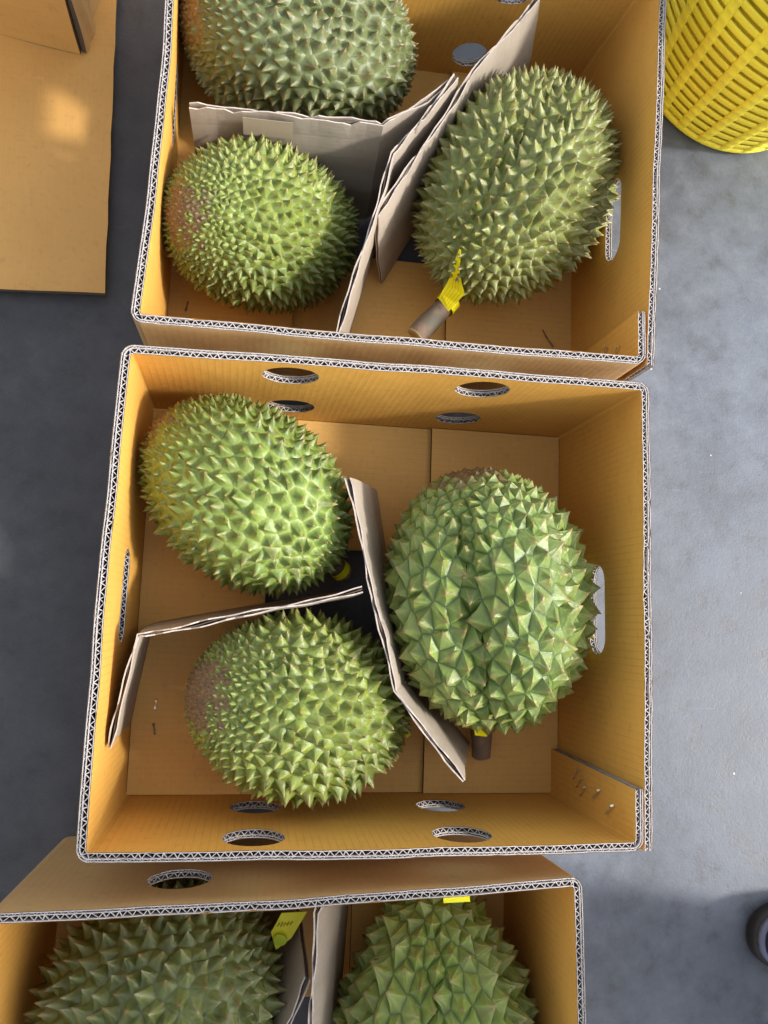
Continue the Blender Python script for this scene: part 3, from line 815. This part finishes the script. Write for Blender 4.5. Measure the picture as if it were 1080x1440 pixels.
# tag in the lower carton
rowsG = [(at(381, 1311, .120), at(388, 1336, .118)), (at(389, 1297, .124), at(410, 1319, .122)), (at(396, 1284, .128), at(432, 1282, .128))]
tG = tag_quad(dG, rowsG, LIME_TAG, 'yellow-green paper tag with orange script and a round green sticker')
nn = (rowsG[1][1] - rowsG[1][0]).cross(rowsG[2][0] - rowsG[1][0]).normalized(); nn = nn if nn.z > 0 else -nn
mb = MB(); sx = [(390, 1302), (393, 1297), (395, 1303), (398, 1296), (399, 1302), (402, 1297), (404, 1301), (407, 1295), (408, 1300), (412, 1295)]
strip(mb, [at(x_, y_, .1255) for x_, y_ in sx], 0.0006, nn, 0, 0.0008); mb.build('print', INK_D, tG)
mb = MB(); c = at(394, 1321, .1225); e1 = (rowsG[1][1] - rowsG[0][0]).normalized(); e2 = nn.cross(e1).normalized()
mb.add([c + nn * 0.0014] + [c + nn * 0.0012 + (e1 * math.cos(k * math.pi / 10) + e2 * math.sin(k * math.pi / 10)) * 0.0062 for k in range(20)], [(0, 1 + k, 1 + (k + 1) % 20) for k in range(20)])
stk = mb.build('sticker', GREEN_DOT, tG)
# tag on the pointed durian, lower carton
tag_quad(dH, [(at(622, 1250, .172), at(660, 1248, .172)), (at(624, 1270, .166), at(661, 1268, .166))], YELLOW_TAG)

# ------------------------------------------------------------------ flat board and carton at the left
def flat_board():
    t = thing('cardboard_sheet', 'flat brown cardboard sheet lying on the floor under the closed carton', 'cardboard', (-0.25, 0.75, 0))
    a, b, c = at(147, 412, .015), at(164, 0, .015), at(0, 406, .015)
    u = (c - a).to_2d().normalized(); v = (b - a).to_2d().normalized()
    for k, (z0, z1, ins) in enumerate(((0.0005, 0.0072, 0.003), (0.0078, 0.0145, 0.0))):
        mb = MB(); o = a.to_2d() + (u + v) * ins
        n = 20; vs = []; uv = []
        for zz in (z1, z0):
            for i in range(n + 1):
                for j in range(n + 1):
                    q = o + u * (0.42 * i / n) + v * (0.55 * j / n)
                    jag = 0.0006 * math.sin(j * 2.3 + k) if i == 0 else 0
                    vs.append((q.x + jag, q.y, zz + (0.0006 * math.sin(i * 1.1 + j * .7) if zz == z1 else 0))); uv.append((0.55 * j / n, 0.42 * i / n))
        m = (n + 1) ** 2; I = lambda i, j: i * (n + 1) + j
        top = []; side = []
        for i in range(n):
            for j in range(n): top.append((I(i, j), I(i, j + 1), I(i + 1, j + 1), I(i + 1, j))); top.append(tuple(m + w for w in reversed(top[-1])))
        for i in range(n):
            for p_, q_ in ((I(i, 0), I(i + 1, 0)), (I(i, n), I(i + 1, n)), (I(0, i), I(0, i + 1)), (I(n, i), I(n, i + 1))): side.append((p_, p_ + m, q_ + m, q_))
        mb.add(vs, top, 0, uv); mb.add(vs, side, 1, uv)
        mb.build('board_layer', [K_SHEET, EDGE_DARK], t)
    return t
flat_board()
def closed_carton():
    c, fr, ri = at(113, 76, .016), at(0, 47, .016), at(141, 0, .016)
    u = (fr - c).normalized(); v = (ri - c).normalized(); z0 = 0.0155
    t = thing('closed_carton', 'closed brown carton standing on the cardboard sheet, top-left corner', 'box', (c.x, c.y, z0))
    W_, D_, HH = 0.34, 0.30, 0.17; tk = 0.007; up = Vector((0, 0, 1))
    c = Vector((c.x, c.y, z0))
    def slab(name, o, e1, l1, e2, l2, nrm, mt, th=tk):
        mb = MB(); n = 8; vs = []; uv = []
        for d in (0, -th):
            for i in range(n + 1):
                for j in range(n + 1):
                    vs.append(o + e1 * (l1 * i / n) + e2 * (l2 * j / n) + nrm * (d + 0.0008 * math.sin(i * 1.3 + j) * (d == 0))); uv.append((l1 * i / n, l2 * j / n))
        m = (n + 1) ** 2; I = lambda i, j: i * (n + 1) + j; fs = []; sd_ = []
        for i in range(n):
            for j in range(n): f_ = (I(i, j), I(i + 1, j), I(i + 1, j + 1), I(i, j + 1)); fs += [f_, tuple(m + w for w in reversed(f_))]
        for i in range(n):
            for p_, q_ in ((I(i, 0), I(i + 1, 0)), (I(i, n), I(i + 1, n)), (I(0, i), I(0, i + 1)), (I(n, i), I(n, i + 1))): sd_.append((p_, p_ + m, q_ + m, q_))
        mb.add(vs, fs, 0, uv); mb.add(vs, sd_, 1, uv); return mb.build(name, [mt, EDGE_DARK], t)
    nf = Vector((u.y, -u.x, 0)); nf = nf if nf.dot(v) < 0 else -nf
    nr = Vector((v.y, -v.x, 0)); nr = nr if nr.dot(u) < 0 else -nr
    slab('front_wall', c, u, W_, up, HH, nf, K_SHEET)
    slab('side_wall', c + v * 0.0085 - nr * 0.002, v, D_, up, HH, nr, K_OUT)
    slab('glue_flap', c + v * 0.004 + nr * 0.0062, v, 0.035, up, HH * 0.97, nr, K_OUT, 0.0055)
    slab('back_wall', c + v * D_, u, W_, up, HH, -nf, K_SHEET)
    slab('side_wall', c + u * W_ + v * 0.0085, v, D_ - .01, up, HH, -nr, K_OUT)
    slab('top_flap', c + up * (HH + 0.001) + v * 0.002, u, W_, v, D_ / 2 - 0.003, up, K_SHEET)
    slab('top_flap', c + up * (HH + 0.001) + v * (D_ / 2 + 0.002), u, W_, v, D_ / 2 - 0.003, up, K_SHEET)
closed_carton()

# a bit of dry stalk on the floor of the upper carton
vs, fs = tube([at(763, 463, .0145), at(768, 473, .0150), at(772, 479, .0145), at(778, 488, .0148)], [.0006, .0009, .0007, .0010], 6)
mb = MB(); mb.add(vs, fs); tw = mb.build('dry_stalk', BARK, org=at(770, 476, .0136)); tw['label'] = 'thin dry stalk on the floor of the upper carton below the stemmed durian'; tw['category'] = 'stalk'

# ------------------------------------------------------------------ yellow basket
def basket():
    cx, cy = 0.722, 0.957
    t = thing('plastic_basket', 'yellow slotted plastic basket beside the upper carton', 'basket', (cx, cy, 0))
    HB = 0.30; r_at = lambda z: 0.128 + 0.30 * z - 0.22 * z * z
    seg = 90
    def ring(name, z0, z1, th, out=0.0, rounded=True):
        prof = []
        for k in range(5):
            z = z0 + (z1 - z0) * k / 4; e = (0.0008 if k in (0, 4) else 0.0) if rounded else 0
            prof.append((r_at(z) + out - e, z))
        prof += [(r_at(z1) - th, z1), (r_at(z0) - th, z0)]
        vs = []; fs = []; m = len(prof)
        for s in range(seg):
            an = 2 * math.pi * s / seg
            for r, z in prof: vs.append((cx + r * math.cos(an), cy + r * math.sin(an), z))
        for s in range(seg):
            for k in range(m): a = s * m; b = ((s + 1) % seg) * m; fs.append((a + k, b + k, b + (k + 1) % m, a + (k + 1) % m))
        mb = MB(); mb.add(vs, fs); return mb.build(name, BASKET, t, smooth=True)
    # rounded foot and floor of the basket
    vs = []; fs = []; pf = [(0.0, 0.006), (0.115, 0.006), (0.118, 0.001), (0.1245, 0.0006), (0.1285, 0.004), (r_at(0.012) + 0.001, 0.010), (r_at(0.018), 0.018), (r_at(0.018) - 0.004, 0.018), (0.119, 0.010), (0.0, 0.009)]
    for s in range(seg):
        an = 2 * math.pi * s / seg
        for r, z in pf: vs.append((cx + r * math.cos(an), cy + r * math.sin(an), z))
    m = len(pf)
    for s in range(seg):
        for k in range(m - 1): a = s * m; b = ((s + 1) % seg) * m; fs.append((a + k, b + k, b + k + 1, a + k + 1))
    mb = MB(); mb.add(vs, fs); mb.build('base', BASKET, t, smooth=True)
    pitch = 0.0165; z = 0.0225; rows = []
    while z + 0.0108 < HB - 0.03:
        ring('slat', z, z + 0.0108, 0.0025); rows.append(z); z += pitch
    ring('added_slot_backing', 0.019, HB - 0.03, 0.0135, -0.0095, False)  # added wall, standing in for a nested basket, keeps the slots dark
    # upright bands, swelling over every slat
    nb = 25
    for k in range(nb):
        an0 = 2 * math.pi * (k + 0.30) / nb; vs = []; fs = []
        zs = np.linspace(0.014, HB - 0.028, 100)
        for zz in zs:
            w = 0.0062 + 0.0006 * math.sin((zz - 0.0225) / pitch * 2 * math.pi)
            bul = 0.0010 + 0.0016 * max(0, math.sin(((zz - 0.0225 - 0.0108 / 2) / pitch + 0.25) * 2 * math.pi))
            R_ = r_at(zz)
            for f in (-1, -0.7, 0, 0.7, 1):
                an = an0 + f * w / R_; rr = R_ + (bul if abs(f) < 0.9 else 0.0003); vs.append((cx + rr * math.cos(an), cy + rr * math.sin(an), zz))
            for f in (1, -1):
                an = an0 + f * w / R_; rr = R_ - 0.004; vs.append((cx + rr * math.cos(an), cy + rr * math.sin(an), zz))
        m = 7
        for i in range(len(zs) - 1):
            for q_ in range(m): fs.append((i * m + q_, i * m + (q_ + 1) % m, (i + 1) * m + (q_ + 1) % m, (i + 1) * m + q_))
        mb = MB(); mb.add(vs, fs); mb.build('upright_band', BASKET, t, smooth=True)
    ring('rim', HB - 0.030, HB, 0.004, 0.0035)
    vs = [(cx, cy, HB + 0.012)]; fs = []; pf = [(r_at(HB) * 0.5, HB + 0.011), (r_at(HB) - 0.004, HB + 0.008), (r_at(HB) + 0.007, HB + 0.006), (r_at(HB) + 0.008, HB - 0.012)]
    for s in range(seg):
        an = 2 * math.pi * s / seg; vs += [(cx + r * math.cos(an), cy + r * math.sin(an), z) for r, z in pf]
    for s in range(seg):
        a, b = 1 + s * 4, 1 + ((s + 1) % seg) * 4; fs.append((0, a, b)); fs += [(a + k, a + k + 1, b + k + 1, b + k) for k in range(3)]
    mb = MB(); mb.add(vs, fs); mb.build('added_shade_lid', BASKET, t, smooth=True)  # added unseen lid, blocks light from above so the inside stays dark
basket()

# ------------------------------------------------------------------ person standing at the right, only a shoe in the picture
NAVY = plain('navy_cloth', (0.012, 0.018, 0.05), 0.6, 0.3, 90)
SOLE = plain('dark_rubber_sole', (0.014, 0.014, 0.018), 0.6, 0.2, 90)
TRIM = plain('pale_blue_trim', (0.13, 0.155, 0.26), 0.45, 0.1, 90)
TROUSER = plain('dark_trousers', (0.03, 0.032, 0.038), 0.85, 0.3, 60)
SHIRT = plain('grey_shirt', (0.22, 0.23, 0.25), 0.85, 0.2, 60)
SKIN = plain('skin', (0.36, 0.20, 0.13), 0.5, 0.1, 60)
HAIR = plain('black_hair', (0.012, 0.010, 0.009), 0.5, 0.3, 200)
def skin_mesh(name, chain, edges, mt, parent, root=0, sub=2):
    me = bpy.data.meshes.new(name); o_ = parent_world(parent)
    me.from_pydata([tuple(Vector(p) - o_) for p, r in chain], edges, [])
    me.materials.append(mt)
    o = link(name, me, parent)
    md = o.modifiers.new('skin', 'SKIN'); md.use_smooth_shade = True
    for i, (p, r) in enumerate(chain):
        sv = me.skin_vertices[0].data[i]; sv.radius = r if isinstance(r, tuple) else (r, r); sv.use_root = (i == root)
    sb = o.modifiers.new('sub', 'SUBSURF'); sb.levels = sub; sb.render_levels = sub
    return o
def person():
    X, Y = 0.87, -0.30
    t = thing('person', 'person in dark trousers, only the toe of one navy shoe in view', 'person', (X, Y, 0))
    fy = (-0.165, -0.345)       # the two feet
    skin_mesh('body', [((X, Y, 1.02), (.12, .15)), ((X, Y, 1.22), (.11, .15)), ((X, Y, 1.38), (.10, .17)), ((X, Y, 1.46), (.05, .06)), ((X - .01, Y, 1.53), .052), ((X - .02, Y, 1.60), (.085, .07)), ((X - .02, Y, 1.69), (.08, .068)),
        ((X, Y + .19, 1.38), .055), ((X - .02, Y + .23, 1.12), .042), ((X - .14, Y + .20, 0.93), .033), ((X - .21, Y + .19, 0.90), .035),
        ((X, Y - .19, 1.38), .055), ((X + .02, Y - .23, 1.12), .042), ((X - .02, Y - .24, 0.88), .033), ((X - .03, Y - .24, 0.80), .035)],
        [(0, 1), (1, 2), (2, 3), (3, 4), (4, 5), (5, 6), (2, 7), (7, 8), (8, 9), (9, 10), (2, 11), (11, 12), (12, 13), (13, 14)], SKIN, t)
    skin_mesh('shirt', [((X, Y, .96), (.135, .17)), ((X, Y, 1.20), (.125, .165)), ((X, Y, 1.38), (.112, .18)), ((X, Y, 1.45), (.06, .075)),
        ((X, Y + .20, 1.385), .067), ((X - .01, Y + .225, 1.2), .062), ((X, Y - .20, 1.385), .067), ((X + .01, Y - .225, 1.2), .062)],
        [(0, 1), (1, 2), (2, 3), (2, 4), (4, 5), (2, 6), (6, 7)], SHIRT, t)
    ch = [((X, Y, .98), (.13, .165)), ((X, Y, .88), (.13, .165))]; ed = [(0, 1)]
    for s, y in enumerate(fy):
        yy = Y + (0.095 if s == 0 else -0.095); b0 = len(ch); xx = X + 0.02
        ch += [((xx, yy, .80), .088), ((xx - .01, y - (.065 if s == 0 else 0), .48), .072), ((xx + .01, y - (.065 if s == 0 else 0), .22), .066), ((xx + .01, y - (.060 if s == 0 else 0), .075), .064)]
        ed += [(1, b0), (b0, b0 + 1), (b0 + 1, b0 + 2), (b0 + 2, b0 + 3)]
    skin_mesh('trousers', ch, ed, TROUSER, t)
    bm = bmesh.new(); bmesh.ops.create_uvsphere(bm, u_segments=20, v_segments=12, radius=1)
    for v in list(bm.verts):
        v.co = Vector((X - .005 + v.co.x * .10, Y + v.co.y * .083, 1.665 + v.co.z * .095)) - Vector((X, Y, 0))
    bmesh.ops.delete(bm, geom=[v for v in bm.verts if v.co.z < 1.63 and v.co.x < -0.02], context='VERTS')
    me = bpy.data.meshes.new('hair'); bm.to_mesh(me); bm.free(); me.materials.append(HAIR); link('hair', me, t)
    # shoes: sole, pale trim, upper
    for y in fy:
        toe = 0.719 if y == fy[0] else 0.72
        def outline(off, n=40):
            pts = []
            for k in range(n):
                th = 2 * math.pi * k / n; cxx = math.cos(th); s = math.sin(th)
                xl = -cxx            # -1 at toe (towards -x)
                wid = 0.046 if xl > 0.0 else 0.046 - 0.010 * min(1, -xl * 0) 
                hx = 0.135 + off; wv = (0.046 + off) * (1 + 0.10 * cxx)
                sx_ = math.copysign(abs(cxx) ** 0.8, cxx); sy_ = math.copysign(abs(s) ** 0.85, s)
                pts.append((toe + 0.135 - sx_ * hx, y + sy_ * wv))
            return pts
        def loft(name, layers, mt, cap=True):
            vs = []; fs = []; n = 40
            for off, z in layers: vs += [(px_, py_, z) for px_, py_ in outline(off)]
            for i in range(len(layers) - 1):
                for k in range(n): fs.append((i * n + k, i * n + (k + 1) % n, (i + 1) * n + (k + 1) % n, (i + 1) * n + k))
            if cap: fs += [tuple(reversed(range(n))), tuple((len(layers) - 1) * n + k for k in range(n))]
            mb = MB(); mb.add(vs, fs); return mb.build(name, mt, sh, smooth=True)
        shm = MB(); vs = []; n = 40; fs = []
        lay = [(-0.007, .030), (-0.007, .042), (-0.011, .054), (-0.020, .064), (-0.034, .070)]
        for off, z in lay:
            for px_, py_ in outline(off):
                back = max(0, (px_ - toe - .10) / .17); vs.append((px_, py_, z + back * 0.03))
        for i in range(len(lay) - 1):
            for k in range(n): fs.append((i * n + k, i * n + (k + 1) % n, (i + 1) * n + (k + 1) % n, (i + 1) * n + k))
        fs.append(tuple((len(lay) - 1) * n + k for k in range(n)))
        shm.add(vs, fs); sh = shm.build('shoe', NAVY, t, smooth=True)
        loft('sole', [(-0.003, .0005), (0.0, .004), (0.001, .016), (-0.001, .021)], SOLE)
        loft('trim', [(-0.003, .0205), (-0.0032, .026), (-0.006, .029)], TRIM)
person()
